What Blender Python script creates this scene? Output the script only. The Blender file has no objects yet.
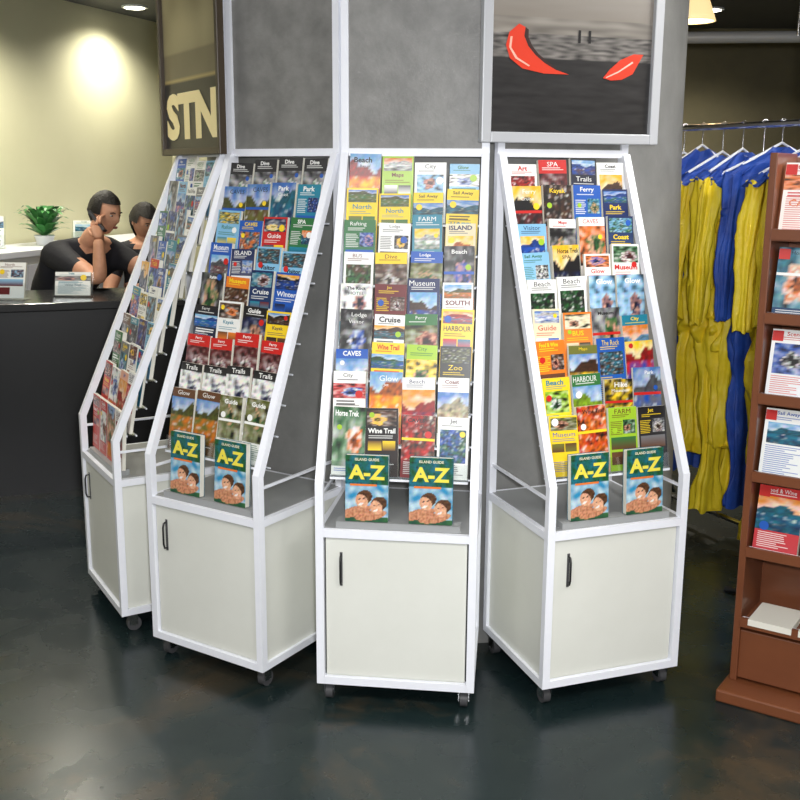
import bpy, math, random
from mathutils import Vector, Matrix, Euler
from mathutils import noise as NZ
R=random.Random(7)
scene=bpy.context.scene
try:
    scene.view_settings.view_transform='Standard'
except Exception: pass

def s2l(c):
    return tuple((v/12.92 if v<=0.04045 else ((v+0.055)/1.055)**2.4) for v in c)
def rgb(r,g,b): return s2l((r/255,g/255,b/255))

# ---------------- materials ----------------
def mat(name,col=(.8,.8,.8),rough=.5,metal=0,emit=None,es=1,noise=None,attr=False,coat=0,bump=None,spec=None):
    m=bpy.data.materials.new(name); m.use_nodes=True
    nt=m.node_tree; b=nt.nodes['Principled BSDF']
    b.inputs['Base Color'].default_value=(*col,1)
    b.inputs['Roughness'].default_value=rough
    b.inputs['Metallic'].default_value=metal
    b.inputs['Coat Weight'].default_value=coat
    if spec is not None: b.inputs['Specular IOR Level'].default_value=spec
    if emit:
        b.inputs['Emission Color'].default_value=(*emit,1); b.inputs['Emission Strength'].default_value=es
    if attr:
        a=nt.nodes.new('ShaderNodeAttribute'); a.attribute_name='Col'
        nt.links.new(a.outputs['Color'],b.inputs['Base Color'])
    if noise:
        sc,c2,lo,hi=noise
        tc=nt.nodes.new('ShaderNodeTexCoord'); n=nt.nodes.new('ShaderNodeTexNoise')
        n.inputs['Scale'].default_value=sc; n.inputs['Detail'].default_value=6; n.inputs['Roughness'].default_value=.6
        r=nt.nodes.new('ShaderNodeValToRGB')
        r.color_ramp.elements[0].position=lo; r.color_ramp.elements[1].position=hi
        r.color_ramp.elements[0].color=(*col,1); r.color_ramp.elements[1].color=(*c2,1)
        nt.links.new(tc.outputs['Object'],n.inputs['Vector']); nt.links.new(n.outputs['Fac'],r.inputs['Fac'])
        nt.links.new(r.outputs['Color'],b.inputs['Base Color'])
    if bump:
        tc=nt.nodes.new('ShaderNodeTexCoord'); n=nt.nodes.new('ShaderNodeTexNoise'); n.inputs['Scale'].default_value=bump[0]
        n.inputs['Detail'].default_value=4
        bp=nt.nodes.new('ShaderNodeBump'); bp.inputs['Strength'].default_value=bump[1]; bp.inputs['Distance'].default_value=.01
        nt.links.new(tc.outputs['Object'],n.inputs['Vector']); nt.links.new(n.outputs['Fac'],bp.inputs['Height']); nt.links.new(bp.outputs['Normal'],b.inputs['Normal'])
    return m
M={}
M['white']=mat('white_powdercoat',rgb(238,240,248),.35,noise=(30,rgb(242,244,250),.3,.7))
M['panel']=mat('cream_laminate',rgb(220,221,212),.45,noise=(3,rgb(227,228,220),.3,.7))
M['deck']=mat('grey_deck',rgb(150,152,152),.4)
M['black']=mat('black_plastic',(.012,.012,.013),.35)
M['rubber']=mat('caster_grey',rgb(70,70,72),.5)
M['chrome']=mat('chrome',(.7,.7,.72),.2,1)
M['silver']=mat('silver_frame',rgb(188,190,194),.4,.1)
M['print']=mat('printed_paper',rough=.35,attr=True,coat=.1)
M['paper']=mat('paper_edges',rgb(225,222,210),.7)
M['concrete']=mat('column_concrete',rgb(116,116,114),.6,noise=(5,rgb(140,140,137),.3,.75),bump=(40,.15))
M['graypanel']=mat('grey_board',rgb(110,109,106),.45,noise=(9,rgb(142,141,137),.3,.72),bump=(60,.08))
M['wood']=mat('brown_wood',rgb(104,58,34),.4,coat=.15,noise=(4,rgb(118,68,40),.3,.7))
M['counter']=mat('black_counter',(.006,.006,.007),.35)
M['ctop']=mat('counter_top',(.03,.03,.032),.2)
M['cream']=mat('cream_wall',rgb(214,211,178),.7,noise=(1.2,rgb(222,219,188),.3,.7))
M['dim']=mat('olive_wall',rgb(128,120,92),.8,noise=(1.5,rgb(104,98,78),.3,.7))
M['greywall']=mat('grey_wall',rgb(130,130,125),.8,noise=(2,rgb(120,120,116),.3,.7))
M['ceil']=mat('ceiling_grey',rgb(95,96,95),.8,noise=(2,rgb(85,86,86),.3,.7))
M['yellow']=mat('yellow_cloth',rgb(252,226,48),.5,noise=(9,rgb(238,206,34),.35,.7),bump=(25,.5))
M['blue']=mat('blue_cloth',rgb(36,80,176),.6,noise=(9,rgb(22,54,138),.35,.7),bump=(25,.6))
M['skin']=mat('skin',rgb(214,160,130),.55,noise=(30,rgb(202,146,116),.3,.7))
M['hair']=mat('dark_hair',(.012,.009,.007),.6,bump=(120,.6))
M['shirt']=mat('black_tshirt',(.014,.014,.02),.8,bump=(30,.3))
M['trouser']=mat('dark_trousers',(.02,.022,.03),.8)
M['eye']=mat('eye_white',(.45,.44,.42),.3)
M['lip']=mat('lips',rgb(150,85,75),.5)
M['lamp']=mat('lamp_glass',(.8,.7,.45),.4,emit=(1,.72,.34),es=1.0)
M['lampw']=mat('downlight_glow',(.9,.9,.8),.4,emit=(1,.95,.75),es=8)
M['gold']=mat('gold_letters',rgb(245,228,170),.4,0)
M['darkframe']=mat('dark_frame',rgb(62,50,34),.4)
def floor_mat():
    m=bpy.data.materials.new('polished_dark_concrete'); m.use_nodes=True; nt=m.node_tree; b=nt.nodes['Principled BSDF']
    tc=nt.nodes.new('ShaderNodeTexCoord')
    n=nt.nodes.new('ShaderNodeTexNoise'); n.inputs['Scale'].default_value=1.3; n.inputs['Detail'].default_value=9; n.inputs['Roughness'].default_value=.68; n.inputs['Distortion'].default_value=.7
    r=nt.nodes.new('ShaderNodeValToRGB'); e=r.color_ramp.elements
    e[0].position=.36; e[0].color=(*rgb(12,26,29),1); e[1].position=.68; e[1].color=(*rgb(66,56,42),1)
    x=r.color_ramp.elements.new(.52); x.color=(*rgb(25,37,37),1)
    n2=nt.nodes.new('ShaderNodeTexNoise'); n2.inputs['Scale'].default_value=6; n2.inputs['Detail'].default_value=6
    r2=nt.nodes.new('ShaderNodeMapRange'); r2.inputs['To Min'].default_value=.16; r2.inputs['To Max'].default_value=.38
    for k in (n,n2): nt.links.new(tc.outputs['Object'],k.inputs['Vector'])
    nt.links.new(n.outputs['Fac'],r.inputs['Fac']); nt.links.new(r.outputs['Color'],b.inputs['Base Color'])
    nt.links.new(n2.outputs['Fac'],r2.inputs['Value']); nt.links.new(r2.outputs['Result'],b.inputs['Roughness'])
    b.inputs['Specular IOR Level'].default_value=.42
    return m
M['floor']=floor_mat()
def acrylic():
    m=bpy.data.materials.new('clear_acrylic'); m.use_nodes=True; nt=m.node_tree
    out=nt.nodes['Material Output']; nt.nodes.remove(nt.nodes['Principled BSDF'])
    t=nt.nodes.new('ShaderNodeBsdfTransparent'); t.inputs['Color'].default_value=(.98,.99,.99,1)
    g=nt.nodes.new('ShaderNodeBsdfGlossy'); g.inputs['Roughness'].default_value=.1; g.inputs['Color'].default_value=(.95,.98,1,1)
    f=nt.nodes.new('ShaderNodeLayerWeight'); f.inputs['Blend'].default_value=.15
    r=nt.nodes.new('ShaderNodeMapRange'); r.inputs['To Min'].default_value=.05; r.inputs['To Max'].default_value=.6
    nt.links.new(f.outputs['Facing'],r.inputs['Value'])
    mx=nt.nodes.new('ShaderNodeMixShader'); nt.links.new(r.outputs['Result'],mx.inputs['Fac']); nt.links.new(t.outputs[0],mx.inputs[1]); nt.links.new(g.outputs[0],mx.inputs[2])
    nt.links.new(mx.outputs[0],out.inputs['Surface']); return m
M['acrylic']=acrylic()

# ---------------- mesh builder ----------------
class MB:
    def __init__(s): s.v=[];s.f=[];s.m=[];s.c=[];s.s=[];s.mn=[]
    def mi(s,n):
        if n not in s.mn: s.mn.append(n)
        return s.mn.index(n)
    def add(s,vs,fs,m,col=(1,1,1),smooth=False,mtx=None,cols=None,vcols=None):
        o=len(s.v)
        s.v+= [tuple(mtx@Vector(v)) if mtx else tuple(v) for v in vs]
        k=s.mi(m)
        for i,f in enumerate(fs):
            s.f.append([a+o for a in f]); s.m.append(k); s.s.append(smooth)
            s.c.append([vcols[a] for a in f] if vcols else (cols[i] if cols else col))
    def box(s,c,d,m,mtx=None,col=(1,1,1),bev=0):
        x,y,z=d[0]/2,d[1]/2,d[2]/2
        if bev<=0:
            vs=[(c[0]+a*x,c[1]+b*y,c[2]+e*z) for a in(-1,1) for b in(-1,1) for e in(-1,1)]
            fs=[(0,1,3,2),(4,6,7,5),(0,4,5,1),(2,3,7,6),(0,2,6,4),(1,5,7,3)]
            s.add(vs,fs,m,col,False,mtx); return
        import bmesh
        bm=bmesh.new(); bmesh.ops.create_cube(bm,size=1)
        for v in bm.verts: v.co=Vector((c[0]+v.co.x*d[0],c[1]+v.co.y*d[1],c[2]+v.co.z*d[2]))
        bmesh.ops.bevel(bm,geom=bm.edges[:],offset=bev,segments=2,affect='EDGES',profile=.5)
        bm.verts.index_update()
        s.add([v.co.copy() for v in bm.verts],[[v.index for v in f.verts] for f in bm.faces],m,col,False,mtx); bm.free()
    def bar(s,p0,p1,w,m,mtx=None,h=None):
        p0=Vector(p0);p1=Vector(p1);d=(p1-p0).normalized()
        u=d.cross(Vector((1,0,0)))
        if u.length<.1: u=d.cross(Vector((0,0,1)))
        u.normalize(); w2=d.cross(u).normalized(); h=h or w
        vs=[p+u*a*w/2+w2*b*h/2 for p in(p0,p1) for a,b in((-1,-1),(1,-1),(1,1),(-1,1))]
        s.add(vs,[(3,2,1,0),(4,5,6,7),(0,1,5,4),(1,2,6,5),(2,3,7,6),(3,0,4,7)],m,mtx=mtx)
    def tube(s,pts,r,m,seg=10,mtx=None,cap=True):
        pts=[Vector(p) for p in pts]; rr=r if isinstance(r,(list,tuple)) else [r]*len(pts)
        rings=[];pu=None
        for i,p in enumerate(pts):
            d=(pts[min(i+1,len(pts)-1)]-pts[max(i-1,0)]).normalized()
            if pu is None:
                u=d.cross(Vector((0,0,1)));
                if u.length<.1: u=d.cross(Vector((1,0,0)))
            else: u=pu-d*pu.dot(d)
            u.normalize();pu=u;w=d.cross(u)
            rings.append([p+(u*math.cos(a)+w*math.sin(a))*rr[i] for a in [2*math.pi*k/seg for k in range(seg)]])
        s.loft(rings,m,mtx,cap)
    def loft(s,rings,m,mtx=None,cap=True,smooth=True):
        n=len(rings[0]);vs=[p for r in rings for p in r];fs=[]
        for i in range(len(rings)-1):
            for k in range(n):
                fs.append((i*n+k,i*n+(k+1)%n,(i+1)*n+(k+1)%n,(i+1)*n+k))
        s.add(vs,fs,m,(1,1,1),smooth,mtx)
        if cap:
            s.add(rings[0],[list(range(n))[::-1]],m,mtx=mtx); s.add(rings[-1],[list(range(n))],m,mtx=mtx)
    def obj(s,name,parent=None,loc=None,rotz=None):
        me=bpy.data.meshes.new(name); me.from_pydata(s.v,[],s.f)
        for n in s.mn: me.materials.append(M[n])
        me.polygons.foreach_set('material_index',s.m); me.polygons.foreach_set('use_smooth',s.s)
        ca=me.color_attributes.new('Col','FLOAT_COLOR','CORNER')
        buf=[]
        for p,c in zip(me.polygons,s.c):
            if isinstance(c,list):
                for q in c: buf+=[q[0],q[1],q[2],1.0]
            else: buf+= [c[0],c[1],c[2],1.0]*p.loop_total
        ca.data.foreach_set('color',buf); me.update()
        ob=bpy.data.objects.new(name,me); scene.collection.objects.link(ob)
        if parent: ob.parent=parent
        if loc: ob.location=loc
        if rotz is not None: ob.rotation_euler=(0,0,rotz)
        return ob
def empty(name,loc=(0,0,0),rotz=0):
    e=bpy.data.objects.new(name,None); scene.collection.objects.link(e); e.location=loc; e.rotation_euler=(0,0,rotz); e.empty_display_size=.1; return e
_tc={}
def text_mesh(body,size,bold=0,ext=.0008,res=3):
    key=(body,size,bold,ext,res)
    if key in _tc: return _tc[key]
    c=bpy.data.curves.new('t','FONT'); c.body=body; c.size=size; c.align_x='CENTER'; c.offset=bold; c.extrude=ext; c.resolution_u=res
    o=bpy.data.objects.new('t',c); scene.collection.objects.link(o)
    bpy.context.view_layer.update()
    dg=bpy.context.evaluated_depsgraph_get(); me=bpy.data.meshes.new_from_object(o.evaluated_get(dg))
    vs=[v.co.copy() for v in me.vertices]; fs=[list(p.vertices) for p in me.polygons]
    bpy.data.objects.remove(o); bpy.data.meshes.remove(me); _tc[key]=(vs,fs); return vs,fs
def frame_mtx(o,ux,uz):
    ux=Vector(ux).normalized();uz=Vector(uz).normalized();n=ux.cross(uz)
    m=Matrix.Identity(4)
    for i in range(3): m[i][0]=ux[i];m[i][1]=uz[i];m[i][2]=n[i];m[i][3]=o[i]
    return m

PAL={'k':rgb(30,28,30),'w':rgb(240,240,236),'g':rgb(48,112,58),'G':rgb(160,198,46),'y':rgb(244,208,40),'o':rgb(226,122,36),
'r':rgb(200,36,32),'m':rgb(106,30,34),'b':rgb(30,86,176),'n':rgb(24,38,86),'t':rgb(32,128,152),'l':rgb(132,186,220),
'p':rgb(232,176,150),'e':rgb(115,115,118),'c':rgb(226,214,178),'B':rgb(98,64,42),'O':rgb(112,114,52)}
def mixc(a,b,t):
    t=max(0,min(1,t)); return tuple(a[i]*(1-t)+b[i]*t for i in range(3))
WORDS=["Kayak","SURF","Maps","Tours","Wine Trail","Cruise","HOTEL","City","ISLAND","Dive","Sail Away","FARM","Museum","Scenic","Beach","BUS","Ferry","Park","Trails","CAVES","Zoo","Art","Food & Wine","SPA","Hike","Motel","HARBOUR","Guide","North","SOUTH","Coast","Explore","Bay of","Visitor","Winter","The Rock","Rafting","Jet","Horse Trek","Lodge","Glow","Kiwi"]
def cover(mb,mtx,w,h,spec,rnd,lay=None):
    base=PAL[spec[0]];pic=PAL[spec[1]]
    third=PAL[rnd.choice('kyogtbBnbmgB')]
    lum=.3*base[0]+.6*base[1]+.1*base[2]
    dark=lum<.35
    tcol=PAL['w'] if dark else PAL[rnd.choice('kknrmgbt')]
    if dark and rnd.random()<.3: tcol=PAL['y']
    dz=.0005
    def rect(x0,x1,t0,t1,c,z,c2=None):
        vs=[((x0-.5)*w,(1-t1)*h,z),((x1-.5)*w,(1-t1)*h,z),((x1-.5)*w,(1-t0)*h,z),((x0-.5)*w,(1-t0)*h,z)]
        c2=c2 or c
        mb.add(vs,[(0,1,2,3)],'print',mtx=mtx,vcols=[c2,c2,c,c])
    def word(s,xc,t,maxw,maxh,c,z,bold=.02):
        vs,fs=text_mesh(s,1.0,bold,0,2)
        xs=[v.x for v in vs];ys=[v.y for v in vs]
        W_=max(xs)-min(xs);H_=max(ys)-min(ys); sx=min(maxw*w/W_,maxh*h/H_*1.15); sy=min(maxh*h/H_,sx*1.7)
        mx=(max(xs)+min(xs))/2
        mb.add([((v.x-mx)*sx+(xc-.5)*w,(1-t)*h-sy*(max(ys)-v.y),z) for v in vs],fs,'print',col=c,mtx=mtx)
        return sy*H_/h
    rect(0,1,0,1,base,0,mixc(base,pic,.15))
    lay=rnd.choice([0,0,1,1,2,2,3,4,5,5]) if lay is None else lay
    if lay==0: T=(rnd.uniform(.13,.22),rnd.uniform(.62,.86)); X=(0,1)
    elif lay==1: T=(.2,rnd.uniform(.45,.8)); X=(.08,.92)
    elif lay==2: T=(.0,rnd.uniform(.6,.9)); X=(0,1)
    elif lay==3: T=(.17,.38); X=(0,1)
    elif lay==4: T=(.2,.42); X=(.5,.94)
    else: T=(.03,rnd.uniform(.2,.28)); X=(.05,.95)
    nx,ny=14,20; vs=[];fs=[];vc=[]
    kind=rnd.choice([0,0,1,2,2]); ph=[rnd.uniform(0,6.28) for _ in range(5)]
    hz=rnd.uniform(.3,.5); sky=mixc(PAL['l'],PAL['b'],rnd.random()*.8) if rnd.random()<.7 else mixc(PAL['o'],PAL['y'],rnd.random())
    ex,ey,er=rnd.uniform(.3,.7),rnd.uniform(.45,.65),rnd.uniform(.2,.34)
    for j in range(ny+1):
        for i in range(nx+1):
            x=i/nx;t=j/ny
            na=NZ.noise(Vector((x*5+ph[4]*9,t*7,ph[0]))); nb=NZ.noise(Vector((x*11,t*13,ph[1]*7)))
            if kind==0:
                rid=hz-.1+.1*math.sin(5*x+ph[0])+.05*math.sin(13*x+ph[1])
                if t<rid: c=mixc(sky,PAL['w'],t/rid*.5+na*.5)
                elif t<hz+.08: c=mixc(pic,PAL['k'],.5+.5*nb)
                else: c=mixc(pic,third,.45+.9*na); c=mixc(c,PAL['w'],max(0,nb*1.6-.4))
                if t>.78: c=mixc(c,PAL['k'],.3+.5*nb)
            elif kind==1:
                c=mixc(pic,third,.5+1.2*na)
                c=mixc(c,PAL['k'],max(0,nb*2+.1)); c=mixc(c,PAL['w'],max(0,-nb*1.6-.35))
            else:
                c=mixc(pic,PAL['w'],.12*t+max(0,na*.7)); c=mixc(c,PAL['k'],max(0,-na*2)); d=math.hypot((x-ex),(t-ey)*.9)+na*.12
                if d<er: c=mixc(third,PAL['p'] if ph[0]>3 else PAL['w'],.4+nb)
                if d<er*.45: c=mixc(PAL['k'],third,.3+nb)
            c=tuple(min(1,max(0,v)**1.12*rnd.uniform(.84,1.08)) for v in c)
            xx=X[0]+(X[1]-X[0])*x; tt=T[0]+(T[1]-T[0])*t
            vs.append(((xx-.5)*w,(1-tt)*h,dz)); vc.append(c)
    for j in range(ny):
        for i in range(nx):
            a0=j*(nx+1)+i; fs.append((a0+nx+1,a0+nx+2,a0+1,a0))
    mb.add(vs,fs,'print',mtx=mtx,vcols=vc)
    w1=rnd.choice(WORDS); bd=rnd.choice([.0,.015,.03])
    if lay==2:
        tc=PAL[rnd.choice('wwyk')]; hh=word(w1,rnd.choice([.5,.42,.58]),.05,rnd.uniform(.55,.85),rnd.uniform(.05,.09),tc,2*dz,bd)
        if rnd.random()<.5: word(rnd.choice(WORDS),.5,.08+hh,.6,.05,tc,2*dz,0)
        if rnd.random()<.4: rect(0,1,.36,.40,PAL[rnd.choice('wyrb')],2*dz)
    elif lay==5:
        t=T[1]+.03; hh=word(w1,.5,t,.84,.075,tcol,dz,bd); t+=hh+.03
        rect(.1,rnd.uniform(.6,.9),t,t+.012,mixc(tcol,base,.3),dz); rect(.1,rnd.uniform(.6,.9),t+.03,t+.042,mixc(tcol,base,.3),dz)
        rect(.08,.5,t+.08,t+.22,pic,dz,third); rect(.53,.92,t+.08,t+.22,third,dz,pic)
    else:
        hh=word(w1,.5 if rnd.random()<.6 else .45,.03,rnd.uniform(.55,.86),min(T[0]-.05,rnd.uniform(.055,.09)),tcol,dz,bd)
        t=.045+hh
        if T[0]-t>.035: rect(.12,rnd.uniform(.6,.9),t,t+.014,mixc(tcol,base,.3),dz)
        if T[0]-t>.07: rect(.12,rnd.uniform(.4,.9),t+.03,t+.042,mixc(tcol,base,.3),dz)
    if lay==3:
        t=.41
        for q in range(2):
            rect(.1,rnd.uniform(.6,.92),t,t+.02,mixc(tcol,base,.1),dz); t+=.04
        word(rnd.choice(WORDS),.5,t+.02,.7,.1,PAL[spec[1]] if spec[1]!=spec[0] else tcol,dz)
    if lay==4:
        t=.22
        while t<.42: rect(.06,rnd.uniform(.36,.47),t,t+.012,mixc(tcol,base,.25),dz); t+=.028
        rect(.06,.94,.47,.66,pic,dz,third); rect(.06,.5,.7,.9,third,dz)
    t=(T[1] if lay!=5 else .72)+.03
    while t<.93:
        if t>.45 and lay not in(4,): rect(.08,rnd.uniform(.45,.92),t,t+.012,mixc(tcol,base,.25),dz*1.2)
        t+=.03
    if rnd.random()<.5:
        cx,cy=rnd.choice([.2,.8]),rnd.choice([T[0]+.07,T[1]-.06,.3]); r=rnd.uniform(.07,.12)*w
        c=PAL[rnd.choice('wyrbG')]
        mb.add([((cx-.5)*w+r*math.cos(2*math.pi*q/14),(1-cy)*h+r*math.sin(2*math.pi*q/14),2.6*dz) for q in range(14)],[list(range(14))],'print',col=c,mtx=mtx)

C=Vector((.166,4.37,0)); RF=1.45; W=.478; WB=.462; D=.44; BZ=.586
def stand(yaw,rows,seed):
    rnd=random.Random(seed)
    a=math.radians(yaw)
    root=empty('brochure_display_stand',(C.x-RF*math.sin(a),C.y-RF*math.cos(a),0),-a)
    hf=W/2-.011; hb=WB/2-.011; fr=MB(); w=.024
    for s in(-1,1):
        f_=s*hf;b_=s*hb
        fr.bar((f_,.011,.068),(f_,.011,.706),w,'white')
        fr.bar((f_,.011,.70),(b_,D-.012,1.655),w,'white')
        fr.bar((b_,D,.068),(b_,D,2.62),w,'white')
        fr.bar((f_,.022,.08),(b_,D-.011,.08),w,'white')
        fr.bar((f_,.022,.552),(b_,D-.011,.552),w,'white')
        fr.bar((f_,.022,.66),(b_,D-.011,.66),.008,'white')
    for z in(.08,.552):
        fr.bar((-hf+.011,.011,z),(hf-.011,.011,z),w,'white'); fr.bar((-hb+.011,D,z),(hb-.011,D,z),w,'white')
    for z in(1.66,2.6): fr.bar((-hb+.011,D,z),(hb-.011,D,z),w,'white')
    fr.obj('frame',root)
    cb=MB()
    for s in(-1,1): cb.bar((s*(hf-.004),.02,.316),(s*(hb-.004),D-.012,.316),.45,'panel',h=.01)
    cb.box((0,D-.004,.316),(WB-.05,.01,.45),'panel'); cb.box((0,D/2,.088),(WB-.04,D-.03,.012),'panel')
    cb.box((0,D/2+.005,.562),(WB-.02,D-.02,.006),'deck')
    cb.box((.003,.042,(.565+BZ-.001)/2),(.37,.046,BZ-.001-.565),'deck')
    cb.box((0,.03,.316),(W-.046,.004,.45),'black')
    cb.obj('cabinet',root)
    dr=MB(); dr.box((0,.017,.316),(W-.056,.016,.438),'panel',bev=.002); dr.obj('door',root)
    h=MB(); x=-W/2+.075
    h.tube([(x,.010,.395),(x,-.004,.398),(x,-.008,.412),(x,-.008,.468),(x,-.004,.482),(x,.010,.485)],.0032,'black',8)
    h.box((x,.008,.44),(.008,.003,.105),'rubber'); h.obj('handle',root)
    cs=MB()
    for s in(-1,1):
        for y in(.04,D-.04):
            cx=s*(hb-.012)
            cs.tube([(cx-.011,y+.008,.0255),(cx+.011,y+.008,.0255)],.0255,'rubber',16)
            cs.tube([(cx-.0115,y+.008,.0255),(cx+.0115,y+.008,.0255)],.008,'chrome',10)
            for q in(-.015,.015): cs.box((cx+q,y+.004,.042),(.003,.03,.036),'chrome')
            cs.box((cx,y,.062),(.036,.036,.006),'chrome')
            cs.tube([(cx,y,.06),(cx,y,.07)],.012,'chrome',10)
    cs.obj('casters',root)
    sh=MB(); br=MB(); ac=MB()
    lean=math.radians(11)
    up=Vector((0,math.sin(lean),math.cos(lean)))
    for k,row in enumerate(rows[::-1]):
        y0=.062+k*.0388; z0=.712+k*.0915
        sh.box((0,y0+.012,z0-.003),(WB-.05,.034,.003),'acrylic')
        sh.tube([(-WB/2+.02,y0+.028,z0-.006),(WB/2-.02,y0+.028,z0-.006)],.003,'white',6)
        sh.box((0,y0-.004,z0-.005),(WB-.05,.003,.007),'white')
        m=frame_mtx((0,y0-.005,z0-.004),(1,0,0),up)
        ac.box((0,.026,0),(WB-.05,.052,.002),'acrylic',mtx=m)
        specs=row.split(); prev=None
        for i,sp in enumerate(specs):
            cx=(i-1.5)*.1035+rnd.uniform(-.0025,.0025)
            hh=.205+rnd.uniform(-.024,.012); th=rnd.uniform(.008,.016)
            tl=rnd.uniform(-.03,.03)
            ux=Vector((math.cos(tl),0,math.sin(tl)))
            ww=rnd.choice([.098,.098,.098,.092])
            m=frame_mtx((cx,y0+.004,z0+.002),ux,up-ux*up.dot(ux))
            br.box((0,hh/2,-th/2-.0006),(ww,hh,th),'paper',mtx=m)
            if sp!=prev: sd=rnd.random(); prev=sp
            cover(br,m,ww,hh,sp,random.Random(sd),0 if sp in('rm','kw') else None)
    if yaw==60:   # far-left unit: leaflets in the front tray instead of guide books
        up2=Vector((0,math.sin(.07),math.cos(.07)))
        for i,sp in enumerate("rp rw rp wr".split()):
            m=frame_mtx(((i-1.5)*.102,.036,BZ),(1,0,0),up2)
            br.box((0,.1,-.0066),(.096,.2,.012),'paper',mtx=m); cover(br,m,.096,.2,sp,random.Random(i+40))
    sh.obj('shelf_tiers',root); br.obj('brochures',root); ac.obj('acrylic_fronts',root)
    up_=MB(); up_.box((0,D+.002,2.13),(WB-.044,.008,.92),'graypanel'); up_.obj('upper_board',root)
    return root

rows2=["or Gw wl lw","yO yO yt yt","gb wk tw co","wg yB bO ok","tw mB nB wO","mk wB gO yr","bw yg Gy kO","wr ro wr wc","wg kB mr wg"]
rows1=["ke ke ke ke","GO GO yt tb","lt bt rn gt","be nw lt lt","ek oB nt bk","kb wB kn yk","rm rm rm rm","kw kw kw kw","BO BO wO wO"]
rows3=["wr rm kb wB","wk pk bt nb","lb wk wo nl","lw wk wo wg","wg wg wl wl","cw oc te tl","oB OB bt kr","yG gG nk ke","yO pr Gg ke"]
rows0=["bt wb we lt","te lb wb eb","gb te wl wt","le bt te eb","we rb wb te","tb we wl we","Be te mb lt","gB et wm tb","rp rw pr wr"]
S0=stand(60,rows0,10); S1=stand(33,rows1,11); S2=stand(7,rows2,12); S3=stand(-20,rows3,15)

azv,azf=text_mesh("A-Z",.058,.002)
def guide_book(yaw,lx):
    rnd=random.Random(int(lx*1000)+int(yaw))
    a=math.radians(yaw)
    base=Vector((C.x-RF*math.sin(a),C.y-RF*math.cos(a),0))
    mb=MB(); w,h,t=.128,.2,.02
    mb.box((0,h/2,-t/2-.0008),(w-.003,h-.003,t),'paper')
    nx,ny=48,72; vs=[];fs=[];vc=[]
    def el(x,y,cx,cy,rx,ry,ro=0):
        dx=(x-cx);dy=(y-cy); u=dx*math.cos(ro)+dy*math.sin(ro); v=-dx*math.sin(ro)+dy*math.cos(ro)
        return math.hypot(u/rx,v/ry)
    for j in range(ny+1):
        for i in range(nx+1):
            x=i/nx;tt=1-j/ny; X=(x-.5)*w; Y=j/ny*h
            na=NZ.noise(Vector((x*6,tt*9,3))); nb=NZ.noise(Vector((x*20,tt*30,7)))
            c=mixc(rgb(26,110,130),rgb(30,92,48),.5+1.4*na); c=mixc(c,PAL['k'],max(0,nb*1.2))
            if tt>.44: c=mixc(rgb(44,140,184),rgb(196,218,226),.4+1.1*na)
            if tt>.93: c=mixc(rgb(28,70,60),rgb(60,110,60),.5+na)
            sk=rgb(214,152,116)
            if el(X,Y,-.034,.030,.048,.015,.3)<1 or el(X,Y,.012,.020,.048,.015,.2)<1: c=mixc(sk,rgb(160,98,68),.4+nb)
            for fx,fy,ro in((-.014,.066,.6),(.030,.048,.5)):
                if el(X,Y,fx+.006,fy+.007,.026,.021,ro)<1: c=mixc(rgb(62,40,26),rgb(110,72,44),.4+nb)
                if el(X,Y,fx-.001,fy-.004,.0175,.0215,ro)<1: c=mixc(sk,rgb(240,190,156),.4+nb)
                if el(X,Y,fx-.003,fy-.013,.008,.0032,.4)<1: c=rgb(238,232,226)
                if el(X,Y,fx-.007,fy+.002,.0035,.002,.4)<1 or el(X,Y,fx+.006,fy+.005,.0035,.002,.4)<1: c=rgb(70,46,36)
            vs.append((X,Y,0)); vc.append(tuple(v*rnd.uniform(.86,1.08) for v in c))
    for j in range(ny):
        for i in range(nx):
            a0=j*(nx+1)+i; fs.append((a0,a0+1,a0+nx+2,a0+nx+1))
    mb.add(vs,fs,'print',vcols=vc)
    mb.box((0,h/2,-t-.0012),(w,h,.001),'print',col=rgb(30,90,110))
    mb.add([(-.05,.108,.0006),(.03,.108,.0006),(.03,.114,.0006),(-.05,.114,.0006)],[(0,1,2,3)],'print',col=rgb(232,120,50))
    v2,f2=text_mesh("ISLAND GUIDE",.011,.0003,0,2); mb.add([(v.x,v.y+.184,.0008) for v in v2],f2,'print',col=rgb(225,220,190))
    mb.add([Vector((v.x*1.08,v.y+h*.65,.0012+v.z)) for v in azv],azf,'print',col=rgb(238,222,80))
    ln=math.radians(4)
    loc=Vector((lx,.022,BZ-.0005+t*math.sin(ln)))
    ob=mb.obj('guidebook')
    upv=Vector((0,math.sin(ln),math.cos(ln)))
    ob.matrix_world=Matrix.Translation(base)@Matrix.Rotation(-a,4,'Z')@frame_mtx(loc,(1,0,0),upv)
    return ob
for yw in(33,7,-20):
    guide_book(yw,-.09); guide_book(yw,.1)

# ---------------- column ----------------
col=MB()
rings=[]
for z,r in((0,.985),(.6,.975),(1.2,.955),(1.8,.935),(2.75,.93)):
    rings.append([(C.x+r*math.cos(a),C.y+r*math.sin(a),z) for a in[2*math.pi*k/96 for k in range(96)]])
col.loft(rings,'concrete'); col.obj('column')

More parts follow.
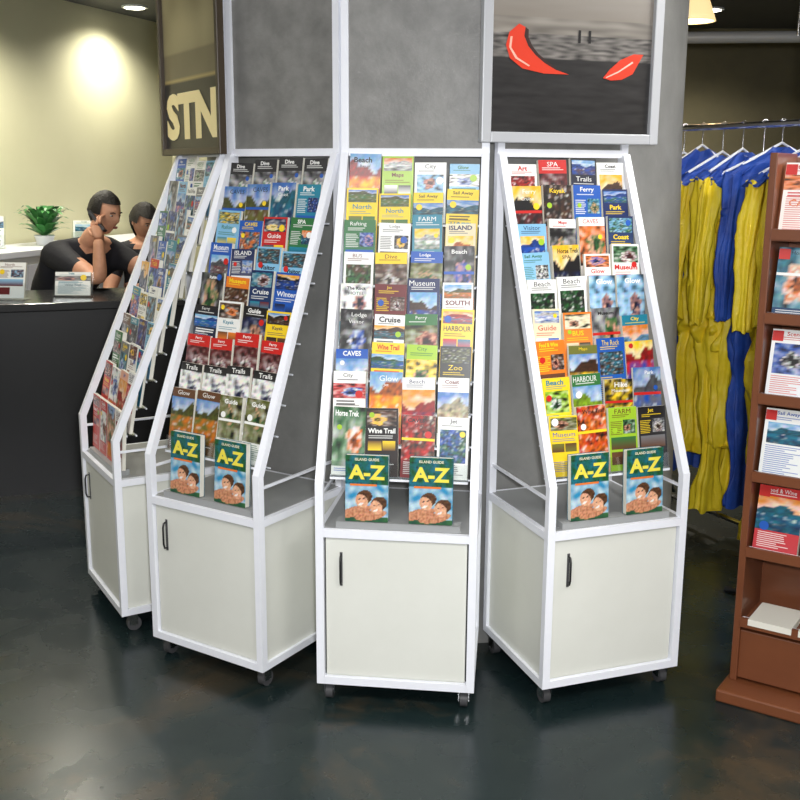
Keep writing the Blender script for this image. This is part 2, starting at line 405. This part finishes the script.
def picture(name,yaw,rad,w,h,z0,fm,fw,shift=0):
    a=math.radians(yaw); root=empty(name,(C.x-rad*math.sin(a)+shift*math.cos(a),C.y-rad*math.cos(a)-shift*math.sin(a),z0),-a)
    f=MB()
    for sx in(-1,1): f.box((sx*(w/2-fw/2),0,h/2),(fw,.026,h),fm,bev=.003)
    for z in(fw/2,h-fw/2): f.box((0,0,z),(w-2*fw,.026,fw),fm,bev=.003)
    f.box((0,.008,h/2),(w-.01,.008,h-.01),'black'); f.obj('frame',root); 
    return root
def pic_grid(w,h,z0,fn,nx,ny,y=.003):
    mb=MB();vs=[];fs=[];vc=[]
    for j in range(ny+1):
        for i in range(nx+1): vs.append(((i/nx-.5)*w,y,z0+j/ny*h)); vc.append(fn(i/nx,j/ny*h))
    for j in range(ny):
        for i in range(nx):
            a0=j*(nx+1)+i; fs.append((a0,a0+1,a0+nx+2,a0+nx+1))
    mb.add(vs,fs,'print',vcols=vc); return mb
kp=picture('framed_kitesurf_picture',-20,1.042,.622,.95,1.69,'silver',.032,.008)
def kite_px(x,z):
    n=NZ.noise(Vector((x*5,z*60,0)))*.5+.5; n2=NZ.noise(Vector((x*14,z*130,3)))*.5+.5
    if z<.22: return mixc(rgb(18,17,18),rgb(64,62,62),n*.5+n2*.3)
    if z<.29: return mixc(rgb(34,32,32),rgb(160,154,148),max(0,n2*1.3-.25))
    if z<.34: return mixc(rgb(84,78,72),rgb(165,158,148),n)
    return mixc(rgb(136,128,118),rgb(180,175,168),min(1,(z-.34)*3)+.1*n)
k=pic_grid(.562,.886,.032,kite_px,60,260)
def K(px,py): return ((px-573)/158*.562, .032+(129-py)*.00314)
def strip(a,b,colr,y):
    A=[K(*p) for p in a];B=[K(*p) for p in b]
    for i in range(len(A)-1):
        k.add([(A[i][0],y,A[i][1]),(B[i][0],y,B[i][1]),(B[i+1][0],y,B[i+1][1]),(A[i+1][0],y,A[i+1][1])],[(0,1,2,3)],'print',col=colr)
red=rgb(226,62,36)
strip([(520,28),(511,36),(508,48),(512,60),(524,69),(545,73),(569,73)],[(526,31),(525,39),(529,48),(536,56),(545,63),(556,69),(569,73)],red,.001)
strip([(526,31),(525,39),(529,48),(536,56),(545,63),(556,69)],[(529,33),(529,40),(533,48),(539,55),(547,61),(556,67)],rgb(60,40,38),.0005)
strip([(512,40),(511,50),(517,60),(530,67)],[(514,40),(513,50),(519,59),(531,66)],rgb(245,190,170),.0005)
strip([(603,75),(610,66),(620,57),(633,51),(643,51)],[(603,75),(611,77),(622,76),(633,70),(643,51)],red,.001)
strip([(606,74),(618,68),(632,58)],[(606,75),(618,69.5),(633,59.5)],rgb(245,200,185),.0005)
for px in(577,587): strip([(px,31),(px,43)],[(px+2.5,31),(px+2.5,43)],rgb(20,18,20),.001)
k.obj('print',kp)
sp=picture('framed_sign',60,1.05,.63,.95,1.655,'darkframe',.024,-.01)
def stm_px(x,z):
    if z<.235: return rgb(26,21,14)
    if z<.25: return rgb(170,150,95)
    n=NZ.noise(Vector((x*4,z*6,1)))*.5+.5; c=mixc(rgb(178,168,128),rgb(106,96,66),n)
    if z<.33: c=mixc(c,rgb(60,50,34),.5)
    return c
g=pic_grid(.585,.9,.024,stm_px,30,90)
tv,tf=text_mesh("STN",.21,.010)
g.add([Vector((v.x*1.38,.001-v.z,v.y+.066)) for v in tv],tf,'gold')
g.obj('print',sp)

# ---------------- room ----------------
def simple(name,boxes):
    m=MB()
    for c,d,mm in boxes: m.box(c,d,mm)
    return m.obj(name)
simple('floor',[((-.5,3.2,-.05),(8.4,12,.1),'floor')])
simple('ceiling',[((-.5,3.2,2.8),(8.4,12,.1),'ceil')])
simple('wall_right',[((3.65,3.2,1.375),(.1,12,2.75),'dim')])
simple('wall_front',[((-.5,-2.75,1.375),(8.4,.1,2.75),'greywall')])
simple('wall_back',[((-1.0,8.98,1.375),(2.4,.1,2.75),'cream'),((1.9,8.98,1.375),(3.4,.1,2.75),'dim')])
def wallseg(name,a,b,m,th=.1):
    wl=MB()
    a=Vector(a);b=Vector(b);d=(b-a).normalized()
    L=(b-a).length
    wl.box((L/2,th/2,1.375),(L,th,2.75),m)
    wl.obj(name,None,(a.x,a.y,0),math.atan2(d.y,d.x))
wallseg('wall_left',(-4.4,2.1),(-1.9,8.93),'cream'); wallseg('wall_left_front',(-4.4,-2.7),(-4.4,2.1),'greywall')

P0=Vector((-1.98,4.97,0)); dd=Vector((.94,.342,0)).normalized(); ang=math.atan2(dd.y,dd.x)
cr=empty('reception_counter',P0,ang)
m=MB(); m.box((.22,.28,.465),(2.1,.44,.93),'counter'); m.box((.22,.28,.03),(2.12,.41,.06),'black'); m.obj('body',cr)
m=MB(); m.box((.22,.30,.95),(2.18,.62,.04),'ctop',bev=.006); m.obj('top',cr)
wd=Vector((2.5,6.83,0)).normalized(); wa=math.atan2(wd.y,wd.x); wn=Vector((wd.y,-wd.x,0))
bc=Vector((-2.49,7.27,0))+wn*.26
be=empty('storage_cabinet',bc,wa)
m=MB(); m.box((0,0,.54),(2.2,.42,1.08),'panel'); m.box((0,0,1.1),(2.24,.48,.04),'white',bev=.004)
for i in range(4): m.box((-.82+i*.546,-.213,.54),(.52,.012,.98),'white',bev=.003); m.tube([(-.62+i*.546,-.235,.75),(-.62+i*.546,-.235,.9)],.006,'chrome',8)
m.obj('body',be)
def local_world(base,ang,p):
    return base+Matrix.Rotation(ang,3,'Z')@Vector(p)
def cup(p):
    mb=MB(); rr=[]
    for z,r in((0,.028),(.1,.038),(.1,.036),(.01,.026)): rr.append([(r*math.cos(a),r*math.sin(a),z) for a in[2*math.pi*q/20 for q in range(20)]])
    mb.loft(rr,'white'); mb.tube([(.034,0,.08),(.06,0,.07),(.06,0,.04),(.031,0,.03)],.005,'white',6); return mb.obj('mug',None,p)
cup(local_world(bc,wa,(-.86,-.1,1.1205)))
def leaflet_holder(p,w,h,rz,spec='we',lay=4,seed=5,name='leaflet_holder'):
    e=empty(name,p,rz)
    up=Vector((0,math.sin(.3),math.cos(.3)))
    a=MB(); a.box((0,.0,.003),(w+.02,.09,.004),'acrylic'); mm=frame_mtx((0,-.01,.006),(1,0,0),up)
    a.box((0,h/2,-.008),(w+.02,h,.003),'acrylic',mtx=mm); a.box((0,h*.2,.016),(w+.02,h*.4,.003),'acrylic',mtx=mm); a.obj('holder',e)
    b=MB(); b.box((0,h/2,.0),(w,h,.01),'paper',mtx=mm); mm2=frame_mtx(Vector((0,-.01,.006))+Vector((0,-math.cos(.3),math.sin(.3)))*.006,(1,0,0),up)
    cover(b,mm2,w,h,spec,random.Random(seed),lay); b.obj('leaflets',e)
leaflet_holder(local_world(P0,ang,(.12,.2,.9705)),.15,.18,-.1,'wl',4); leaflet_holder(local_world(P0,ang,(.42,.24,.9705)),.18,.12,.0,'we',3,11)
leaflet_holder(local_world(bc,wa,(-.70,.02,1.1205)),.11,.2,.2,'wl',3,9)
leaflet_holder(local_world(bc,wa,(.12,-.04,1.1205)),.16,.14,.1,'wt',1,9)
def fern(p):
    e=MB(); rnd=random.Random(4)
    rg=[[(r*math.cos(a),r*math.sin(a),z) for a in[2*math.pi*q/20 for q in range(20)]] for z,r in((0,.05),(.05,.06),(.055,.065),(.065,.065),(.06,.058),(.05,.055))]
    e.loft(rg,'white')
    for q in range(60):
        a=rnd.uniform(0,6.28);L=rnd.uniform(.12,.22);hgt=rnd.uniform(.05,.2); n=7; pts=[]
        for i in range(n+1):
            t=i/n; pts.append(Vector((math.cos(a)*L*t,math.sin(a)*L*t,.055+hgt*math.sin(t*2.0))))
        sd=Vector((-math.sin(a),math.cos(a),0)); g_=mixc(rgb(40,110,50),rgb(90,160,90),rnd.random())
        for i in range(n):
            w0=.026*math.sin(math.pi*(i/n*.9+.08));w1=.026*math.sin(math.pi*((i+1)/n*.9+.08))
            e.add([pts[i]-sd*w0,pts[i]+sd*w0,pts[i+1]+sd*w1,pts[i+1]-sd*w1],[(0,1,2,3)],'print',col=g_)
    return e.obj('potted_fern',None,p)
fern(local_world(bc,wa,(-.28,-.02,1.1205)))

# ---------------- people ----------------
def skin_eval(vs,es,rs,root,sub=2):
    me=bpy.data.meshes.new('sk'); me.from_pydata([tuple(v) for v in vs],es,[])
    o=bpy.data.objects.new('sk',me); scene.collection.objects.link(o)
    sm=o.modifiers.new('s','SKIN'); sm.use_smooth_shade=True
    for i,r in enumerate(rs):
        sv=me.skin_vertices[0].data[i]; rr=r if isinstance(r,tuple) else (r,r); sv.radius=rr; sv.use_root=(i==root)
    ss=o.modifiers.new('u','SUBSURF'); ss.levels=sub; ss.render_levels=sub
    bpy.context.view_layer.update(); dg=bpy.context.evaluated_depsgraph_get()
    m2=bpy.data.meshes.new_from_object(o.evaluated_get(dg))
    out=([v.co.copy() for v in m2.vertices],[list(p.vertices) for p in m2.polygons])
    bpy.data.objects.remove(o); bpy.data.meshes.remove(m2); return out
def head_mesh(mb,mtx,longhair=False):
    nu,nv=36,28; vs=[];fs=[]
    def shape(th,ph,grow=0):
        x=math.sin(ph)*math.cos(th); y=math.sin(ph)*math.sin(th); z=math.cos(ph)
        X=x*.074;Y=y*.094;Z=z*.115
        if z<0:
            f=1-.38*(-z)**1.3; X*=f
            Y=Y*(1-.2*(-z)) if y<0 else Y*(1-.55*(-z))
        front=max(0,-y)
        X*=1-.06*front
        Y-= .020*math.exp(-((X/.012)**2+((Z+.018)/.018)**2))*(front>.5)
        Y+= .010*math.exp(-(((abs(X)-.03)/.014)**2+((Z-.006)/.012)**2))*(front>.5)
        Y-= .006*math.exp(-(((X)/.02)**2+((Z+.062)/.012)**2))*(front>.5)
        Y-= .010*math.exp(-(((X)/.022)**2+((Z+.1)/.015)**2))*(y<0)
        return Vector((X,Y,Z))*(1+grow)
    for j in range(nv+1):
        for i in range(nu): vs.append(shape(2*math.pi*i/nu,math.pi*j/nv))
    for j in range(nv):
        for i in range(nu): fs.append((j*nu+i,(j+1)*nu+i,(j+1)*nu+(i+1)%nu,j*nu+(i+1)%nu))
    mb.add(vs,fs,'skin',smooth=True,mtx=mtx)
    hv=[];hf=[]
    rr=random.Random(2); gw=.006 if not longhair else .013
    for j in range(nv+1):
        for i in range(nu):
            p=shape(2*math.pi*i/nu,math.pi*j/nv); q=p*1.0+p.normalized()*(gw+rr.uniform(0,.003)); hv.append(q)
    for j in range(nv):
        for i in range(nu):
            f=(j*nu+i,(j+1)*nu+i,(j+1)*nu+(i+1)%nu,j*nu+(i+1)%nu)
            c=sum((hv[a] for a in f),Vector())/4
            lim=.062 if c.y<-.03 else ((.0 if abs(c.x)>.05 else .05) if c.y<.015 else (-.065 if not longhair else -.12))
            if c.z>lim: hf.append(f)
    mb.add(hv,hf,'hair',smooth=True,mtx=mtx)
    def ell(c,r,m,n=10):
        rg=[]
        for j in range(1,n): 
            ph=math.pi*j/n; rg.append([(c[0]+r[0]*math.sin(ph)*math.cos(t),c[1]+r[1]*math.sin(ph)*math.sin(t),c[2]+r[2]*math.cos(ph)) for t in[2*math.pi*q/12 for q in range(12)]])
        mb.loft(rg,m,mtx)
    for sx in(-1,1):
        ell((sx*.03,-.074,.006),(.010,.007,.0045),'eye'); ell((sx*.03,-.080,.006),(.0045,.003,.0042),'hair')
        mb.tube([(sx*.016,-.087,.020),(sx*.03,-.088,.025),(sx*.045,-.078,.021)],.0032,'hair',6,mtx)
        ell((sx*.074,.008,-.004),(.007,.016,.028),'skin'); 
    ell((0,-.087,-.055),(.020,.006,.004),'lip'); ell((0,-.086,-.061),(.017,.006,.004),'lip')
def person(name,J,face,headc,longhair=False,phone=None,k=1.0):
    names=['pelvis','spine','chest','neck','headb','shR','elR','wrR','shL','elL','wrL','hipR','knR','anR','toR','hipL','knL','anL','toL']
    E=[('pelvis','spine'),('spine','chest'),('chest','neck'),('neck','headb'),('chest','shR'),('shR','elR'),('elR','wrR'),('chest','shL'),('shL','elL'),('elL','wrL'),
       ('pelvis','hipR'),('hipR','knR'),('knR','anR'),('anR','toR'),('pelvis','hipL'),('hipL','knL'),('knL','anL'),('anL','toL')]
    rad={'pelvis':(.15,.12),'spine':(.15,.12),'chest':(.15*k,.13*k),'neck':.062,'headb':.055,'shR':.078*k,'elR':.045,'wrR':.028,'shL':.078*k,'elL':.045,'wrL':.028,
         'hipR':.09,'knR':.06,'anR':.042,'toR':.035,'hipL':.09,'knL':.06,'anL':.042,'toL':.035}
    vs=[Vector(J[n]) for n in names]; ix={n:i for i,n in enumerate(names)}
    es=[(ix[a],ix[b]) for a,b in E]
    V,F=skin_eval(vs,es,[rad[n] for n in names],0)
    body=MB()
    segs=[]
    def seg(a,b,m,t0=0,t1=1):
        A=Vector(J[a]);B=Vector(J[b]); segs.append((A.lerp(B,t0),A.lerp(B,t1),m))
    seg('pelvis','spine','shirt');seg('spine','chest','shirt');seg('chest','neck','shirt',0,.7);seg('neck','headb','skin',.0,1)
    for s in'RL':
        seg('chest','sh'+s,'shirt');seg('sh'+s,'el'+s,'shirt',0,.5);seg('sh'+s,'el'+s,'skin',.57,1);seg('el'+s,'wr'+s,'skin')
        seg('pelvis','hip'+s,'trouser');seg('hip'+s,'kn'+s,'trouser');seg('kn'+s,'an'+s,'trouser');seg('an'+s,'to'+s,'black')
    def near(p):
        best=1e9;bm='shirt'
        for A,B,m in segs:
            d=B-A;t=max(0,min(1,(p-A).dot(d)/max(1e-9,d.length_squared)));q=(p-(A+d*t)).length
            if q<best: best=q;bm=m
        return bm
    groups={}
    for f in F:
        c=sum((V[a] for a in f),Vector())/len(f); groups.setdefault(near(c),[]).append(f)
    for m,fs in groups.items():
        used=sorted({a for f in fs for a in f}); mp={a:i for i,a in enumerate(used)}
        body.add([V[a] for a in used],[[mp[a] for a in f] for f in fs],m,smooth=True)
    for s in'RL':
        w=Vector(J['wr'+s]);d=Vector(J['hd'+s]).normalized();side=Vector(J['hs'+s]); side=(side-d*side.dot(d)).normalized()
        curl=Vector(J['hc'+s]).normalized()
        pv=[w-d*.01,w+d*.035,w+d*.075]
        pe=[(0,1),(1,2)];pr_=[(.026,.02),(.036,.016),(.036,.014)]
        a,b=skin_eval(pv,pe,pr_,0,2); body.add(a,b,'skin',smooth=True)
        cf=2.2 if (phone and s=='R') else 1
        for q,L in((-.028,.062),(-.0095,.075),(.0095,.08),(.028,.07)):
            st=w+d*.07-side*q
            pts=[st,st+d*L*.45+curl*.006*cf,st+d*L*(.75-.06*cf)+curl*.018*cf,st+d*L*(.92-.12*cf)+curl*.03*cf]
            a,b=skin_eval(pts,[(0,1),(1,2),(2,3)],[.0095,.009,.008,.007],0,1); body.add(a,b,'skin',smooth=True)
        st=w+d*.02+side*.025
        pts=[st,st+side*.025+d*.025,st+side*.03+d*.055+curl*.012]
        a,b=skin_eval(pts,[(0,1),(1,2)],[.012,.0105,.0085],0,1); body.add(a,b,'skin',smooth=True)
    f=Vector(face).normalized()
    yv=-f; xv=yv.cross(Vector((0,0,1))).normalized(); zv=xv.cross(yv)
    m=Matrix.Identity(4)
    for i in range(3): m[i][0]=xv[i];m[i][1]=yv[i];m[i][2]=zv[i];m[i][3]=headc[i]
    head_mesh(body,m,longhair)
    if phone: body.bar(phone[0],phone[1],.05,'black',h=.016)
    return body.obj(name)
J1=dict(pelvis=(-2.04,6.14,.76),spine=(-1.97,6.04,.95),chest=(-1.80,5.92,1.12),neck=(-1.70,5.84,1.215),headb=(-1.655,5.78,1.30),
 shR=(-1.90,5.79,1.14),elR=(-1.60,5.60,1.025),wrR=(-1.60,5.605,1.25),shL=(-1.62,6.02,1.14),elL=(-1.36,5.84,1.015),wrL=(-1.37,5.60,1.0),
 hipR=(-2.11,6.05,.74),knR=(-1.93,5.78,.68),anR=(-2.0,5.92,.29),toR=(-1.92,5.80,.26),hipL=(-1.95,6.18,.74),knL=(-1.70,5.98,.66),anL=(-1.8,6.10,.29),toL=(-1.72,5.98,.26),
 hdR=(-.24,.3,.9),hsR=(-.9,.42,0),hcR=(.42,.9,0),hdL=(-.45,-1,0),hsL=(-1,.3,0),hcL=(0,0,-.3))
person('man_on_phone',J1,(.88,-.45,-.25),(-1.60,5.75,1.375),phone=((-1.655,5.668,1.385),(-1.575,5.645,1.285)),k=1.08)
J2=dict(pelvis=(-1.72,7.16,.68),spine=(-1.72,7.14,.88),chest=(-1.71,7.10,1.05),neck=(-1.71,7.07,1.14),headb=(-1.70,7.05,1.22),
 shR=(-1.88,7.05,1.06),elR=(-1.93,6.92,.80),wrR=(-1.80,6.74,.74),shL=(-1.54,7.09,1.06),elL=(-1.48,6.95,.80),wrL=(-1.56,6.75,.74),
 hipR=(-1.81,7.1,.66),knR=(-1.84,6.72,.63),anR=(-1.84,6.76,.25),toR=(-1.85,6.63,.22),hipL=(-1.63,7.1,.66),knL=(-1.60,6.72,.63),anL=(-1.60,6.76,.25),toL=(-1.59,6.63,.22),
 hdR=(.4,-1,-.1),hsR=(1,.4,0),hcR=(0,0,-1),hdL=(-.4,-1,-.1),hsL=(-1,.4,0),hcL=(0,0,-1))
person('woman_at_desk',J2,(.75,-.6,-.45),(-1.70,7.02,1.275),longhair=True)
def stool(p,h):
    mb=MB(); mb.tube([(0,0,h-.05),(0,0,h-.04),(0,0,h-.005),(0,0,h)],[.17,.185,.185,.17],'black',24)
    mb.tube([(0,0,.04),(0,0,h-.05)],.025,'chrome',12)
    for q in range(5):
        a=2*math.pi*q/5; mb.tube([(0,0,.06),(.24*math.cos(a),.24*math.sin(a),.03)],.015,'chrome',8); mb.tube([(.24*math.cos(a),.24*math.sin(a),.0),(.24*math.cos(a),.24*math.sin(a),.03)],.018,'black',10)
    mb.tube([(.16*math.cos(a),.16*math.sin(a),.22) for a in[2*math.pi*q/24 for q in range(25)]],.01,'chrome',8)
    for q in range(3):
        a=2*math.pi*q/3; mb.tube([(0,0,.22),(.16*math.cos(a),.16*math.sin(a),.22)],.007,'chrome',6)
    return mb.obj('stool',None,p)
stool((-2.04,6.14,0),.625); stool((-1.72,7.16,0),.545)

# ---------------- garments ----------------
def garment(mb,o,rot,cloth,top,L,rnd,yoke=None,fat=1):
    m4=Matrix.Translation(o)@Matrix.Rotation(rot,4,'Z')
    def part(path,ra,rb,seg=44,amp=.16,cl=cloth,crush=0):
        n=len(path); ph=[rnd.uniform(0,6.28) for _ in range(5)]; rings=[]
        steps=12*(n-1)
        for s in range(steps+1):
            t=s/steps*(n-1); i=min(int(t),n-2); f=t-i
            c=Vector(path[i]).lerp(Vector(path[i+1]),f); a=ra[i]*(1-f)+ra[i+1]*f; b=rb[i]*(1-f)+rb[i+1]*f
            zz=c.z
            rg=[]
            for k_ in range(seg):
                th=2*math.pi*k_/seg
                nn=NZ.noise(Vector((math.cos(th)*2+ph[0]*5,math.sin(th)*2,zz*9))); n3=NZ.noise(Vector((math.cos(th)*4,math.sin(th)*4+ph[1]*3,zz*26)))
                w=1+amp*math.sin(5*th+ph[0]+1.3*math.sin(t*1.7+ph[1]))+amp*.7*math.sin(9*th+ph[2]+t*1.1)+amp*.4*math.sin(3.1*t+ph[3]+2*th)+.28*nn+.14*n3
                w*=1-crush*(.5+.5*math.sin(zz*17+ph[4]))
                rg.append((c.x+a*w*math.cos(th),c.y+b*w*math.sin(th)*fat,c.z+.01*math.sin(4*th+ph[4])))
            rings.append(rg)
        mb.loft(rings,cl,m4)
    T=top; hip=T-.72; end=T-L
    yk=yoke or cloth
    part([(0,0,T),(0,0,T-.04),(0,0,T-.08),(0,0,T-.12)],[.05,.12,.175,.192],[.03,.05,.065,.072],cl=yk)
    part([(0,0,T-.11),(0,0,T-.3),(0,.01,T-.5),(0,0,hip),(0,0,hip-.08)],[.19,.2,.16,.18,.15],[.072,.085,.065,.08,.06],crush=.15)
    for s in(-1,1):
        part([(s*.08,0,hip+.06),(s*.085,.01,hip-.25),(s*.08,-.01,hip-.5),(s*.07,0,end)],[.09,.07,.055,.07],[.07,.05,.045,.055],amp=.2,crush=.25)
        part([(s*.15,0,T-.07),(s*.20,-.01,T-.11)],[.04,.052],[.05,.052],amp=.2,cl=yk)
        part([(s*.198,-.01,T-.10),(s*.235,-.02,T-.4),(s*.24,-.03,T-.68)],[.052,.045,.035],[.052,.045,.035],amp=.2,crush=.2)
    mb.tube([m4@Vector(p) for p in((-.19,0,T-.07),(0,0,T+.025),(.19,0,T-.07))],.006,'white',8)
def hook(mb,p,rot,rz,T):
    m4=Matrix.Translation(p)@Matrix.Rotation(rot,4,'Z')
    mb.tube([m4@Vector(q) for q in((0,0,T+.02),(0,0,rz-.02),(0.018,0,rz),(.010,0,rz+.016),(0,0,rz+.02),(-.014,0,rz+.012))],.003,'chrome',6)
rk=empty('clothes_rack')
A=Vector((1.22,5.0,1.8));B=Vector((1.66,4.12,1.8)); dr_=(B-A).normalized()
m=MB(); m.tube([A-dr_*.1,B+dr_*.1],.014,'chrome',12)
for E_ in(A-dr_*.06,B+dr_*.06):
    m.tube([(E_.x,E_.y,.05),(E_.x,E_.y,1.8)],.014,'chrome',12)
    pn=Vector((-dr_.y,dr_.x,0))
    m.tube([Vector((E_.x,E_.y,.05))+pn*.24+Vector((0,0,-.038)),Vector((E_.x,E_.y,.05))+pn*.22,Vector((E_.x,E_.y,.05))-pn*.22,Vector((E_.x,E_.y,.05))-pn*.24+Vector((0,0,-.038))],.012,'chrome',10)
m.tube([(A.x,A.y,.09),(B.x,B.y,.09)],.012,'chrome',10)
m.obj('rail',rk)
gr=random.Random(21); cl=MB()
ra=math.atan2(dr_.y,dr_.x)
items=[(.02,'yellow',1.68,1.0),(.13,'yellow',1.67,1.1),(.25,'blue',1.70,1.45),(.38,'yellow',1.67,1.3),(.50,'yellow',1.68,1.55),(.62,'yellow',1.66,1.22),(.72,'blue',1.70,1.5),(.82,'yellow',1.67,1.6),(.96,'yellow',1.70,1.45)]
for t,c,top,L in items:
    p=A.lerp(B,t); r=ra+math.pi/2+gr.uniform(-.45,.25)
    garment(cl,Vector((p.x,p.y,0)),r,c,top,L,gr,'blue',.9 if c=='yellow' else .55); hook(cl,Vector((p.x,p.y,0)),r,1.8,top)
cl.obj('garments',rk)
jr=empty('jacket_stand',(1.60,3.72,0))
m=MB(); m.tube([(-.18,.0,.02),(-.18,0,2.15)],.016,'black',12); m.tube([(-.18,0,2.13),(.35,0,2.13)],.012,'black',10)
for q in range(4):
    a=math.pi/4+q*math.pi/2; m.tube([(-.18,0,.03),(-.18+.2*math.cos(a),.2*math.sin(a),.012)],.012,'black',8)
m.obj('post',jr)
m=MB(); garment(m,Vector((.09,0,0)),0.15,'blue',2.06,1.1,gr); hook(m,Vector((.09,0,0)),.15,2.13,2.06); m.obj('jacket',jr)

# ---------------- wooden brochure shelf ----------------
yw=math.radians(34); ws=empty('wooden_brochure_shelf',(1.06,3.06,0),-yw)
WW=.50;H=1.66
m=MB()
for x in(.0,WW): m.box((x,.10,H/2+.02),(.022,.22,H-.04),'wood',bev=.003)
m.box((WW/2,.205,H/2+.02),(WW-.02,.012,H-.06),'wood')
m.box((WW/2,.07,.02),(WW+.05,.34,.04),'wood',bev=.006)
m.box((WW/2,.1,.13),(WW-.02,.2,.16),'wood',bev=.003)
levels=[.23,.46,.70,.94,1.18,1.42]
for z in levels:
    m.box((WW/2,.09,z),(WW-.022,.2,.014),'wood'); m.box((WW/2,-.012,z+.012),(WW-.022,.012,.03),'wood')
    m.box((WW/2,-.004,z+.024),(WW-.03,.003,.006),'white')
m.obj('body',ws)
b=MB(); rr=random.Random(9)
for z,row,ly in zip(levels,["wc we wc","rt wr bw","wt wg tw","wb wb lw","nt bn wt","wo pk wr"],[0,0,1,1,2,3]):
    if z<.3:
        for i in range(3): b.box((.1+i*.15,.06,z+.018),(.13,.16,.02),'paper')
        continue
    up=Vector((0,math.sin(.2),math.cos(.2)))
    for i,sp_ in enumerate(row.split()):
        cx=.087+i*.152; hh=.205; mm=frame_mtx((cx,.012,z+.012),(1,0,0),up)
        b.box((0,hh/2,-.011),(.132,hh,.02),'paper',mtx=mm); cover(b,mm,.132,hh,sp_,rr,ly if i==0 else rr.choice([0,1,2,5]))
        m2=mm@Matrix.Translation((-.045,.17,.0022)); b.add([(-.02,0,0),(.012,0,0),(.012,.03,0),(-.02,.03,0)],[(0,1,2,3)],'print',col=PAL['r'],mtx=m2)
b.obj('brochures',ws)

# ---------------- lamps & background metal ----------------
m=MB(); 
pr_=[(.03,.17),(.07,.15),(.115,.03),(.125,0),(.115,0),(.06,.14)]
rings=[[(r*math.cos(a),r*math.sin(a),z) for a in[2*math.pi*q/28 for q in range(28)]] for r,z in pr_]
m.loft(rings,'lamp',cap=False); m.tube([(0,0,.16),(0,0,.31)],.006,'black',6)
m.tube([(0,0,.31),(0,0,.33)],.04,'black',16)
m.obj('pendant_lamp',None,(1.60,6.1,2.42))
lb=bpy.data.lights.new('bulb','POINT'); lb.energy=8; lb.color=(1,.7,.4); lb.shadow_soft_size=.04
o=bpy.data.objects.new('pendant_bulb',lb); scene.collection.objects.link(o); o.location=(1.60,6.1,2.45)
m=MB(); m.tube([(.9,6.9,2.42),(3.5,6.6,2.42)],.035,'silver',14)
for x in(1.2,2.4,3.4): m.tube([(x,6.87-(x-.9)*.115,2.42),(x,6.87-(x-.9)*.115,2.75)],.01,'chrome',8)
m.obj('overhead_rail')
def downlight(p,e,col=(1,.95,.8),soft=.07):
    mb=MB(); mb.tube([(0,0,.0),(0,0,-.012)],.09,'white',28); mb.tube([(0,0,-.012),(0,0,-.016)],.07,'lampw',28); mb.obj('downlight',None,p)
    l=bpy.data.lights.new('dl','SPOT'); l.energy=e; l.color=col; l.shadow_soft_size=soft
    l.spot_size=math.radians(150); l.spot_blend=.8
    o=bpy.data.objects.new('downlight_lamp',l); scene.collection.objects.link(o); o.location=(p[0],p[1],p[2]-.03)
downlight((-1.92,7.95,2.75),90); downlight((-2.2,6.4,2.75),150); downlight((-1.75,5.2,2.75),50); downlight((-1.7,4.2,2.75),55); downlight((2.2,7.9,2.75),120); downlight((2.3,5.4,2.75),80)  # spot before counter added for the man's face, right-hand pair added to brighten there
def panel(p,sx,sy,e,col=(1,.98,.95)):
    mb=MB()
    for s in(-1,1): mb.box((0,s*(sy/2+.02),-.025),(sx+.08,.04,.05),'white'); mb.box((s*(sx/2+.02),0,-.025),(.04,sy,.05),'white')
    root=mb.obj('unseen_ceiling_light',None,p)
    l=bpy.data.lights.new('pl','AREA'); l.shape='RECTANGLE'; l.size=sx; l.size_y=sy; l.energy=e; l.color=col
    o=bpy.data.objects.new('panel_area_light',l); scene.collection.objects.link(o); o.parent=root; o.location=(0,0,-.03)
panel((-.8,.6,2.75),1.2,.5,60); panel((1.2,.6,2.75),1.2,.5,60); panel((2.1,2.9,2.75),.5,1.2,75); panel((-2.4,3.0,2.75),.5,1.2,18)  # all out of view; right-hand panel added to brighten the hanging garments
l=bpy.data.lights.new('flash','AREA'); l.size=.12; l.energy=68; l.color=(.97,.98,1)
o=bpy.data.objects.new('camera_flash',l); scene.collection.objects.link(o); o.location=(.08,-.05,1.72); o.rotation_euler=(math.radians(80),0,0)
w=bpy.data.worlds.new('World'); scene.world=w; w.use_nodes=True; w.node_tree.nodes['Background'].inputs['Color'].default_value=(.5,.52,.55,1); w.node_tree.nodes['Background'].inputs['Strength'].default_value=.1

cam=bpy.data.cameras.new('Camera'); co=bpy.data.objects.new('Camera',cam); scene.collection.objects.link(co)
cam.sensor_width=36; cam.sensor_fit='HORIZONTAL'; cam.lens=36*1050/800; cam.clip_start=.02
co.location=(0,0,1.6)
co.rotation_euler=(Matrix.Rotation(math.radians(90-12.25),3,'X')@Matrix.Rotation(math.radians(.35),3,'Z')).to_euler()
scene.camera=co
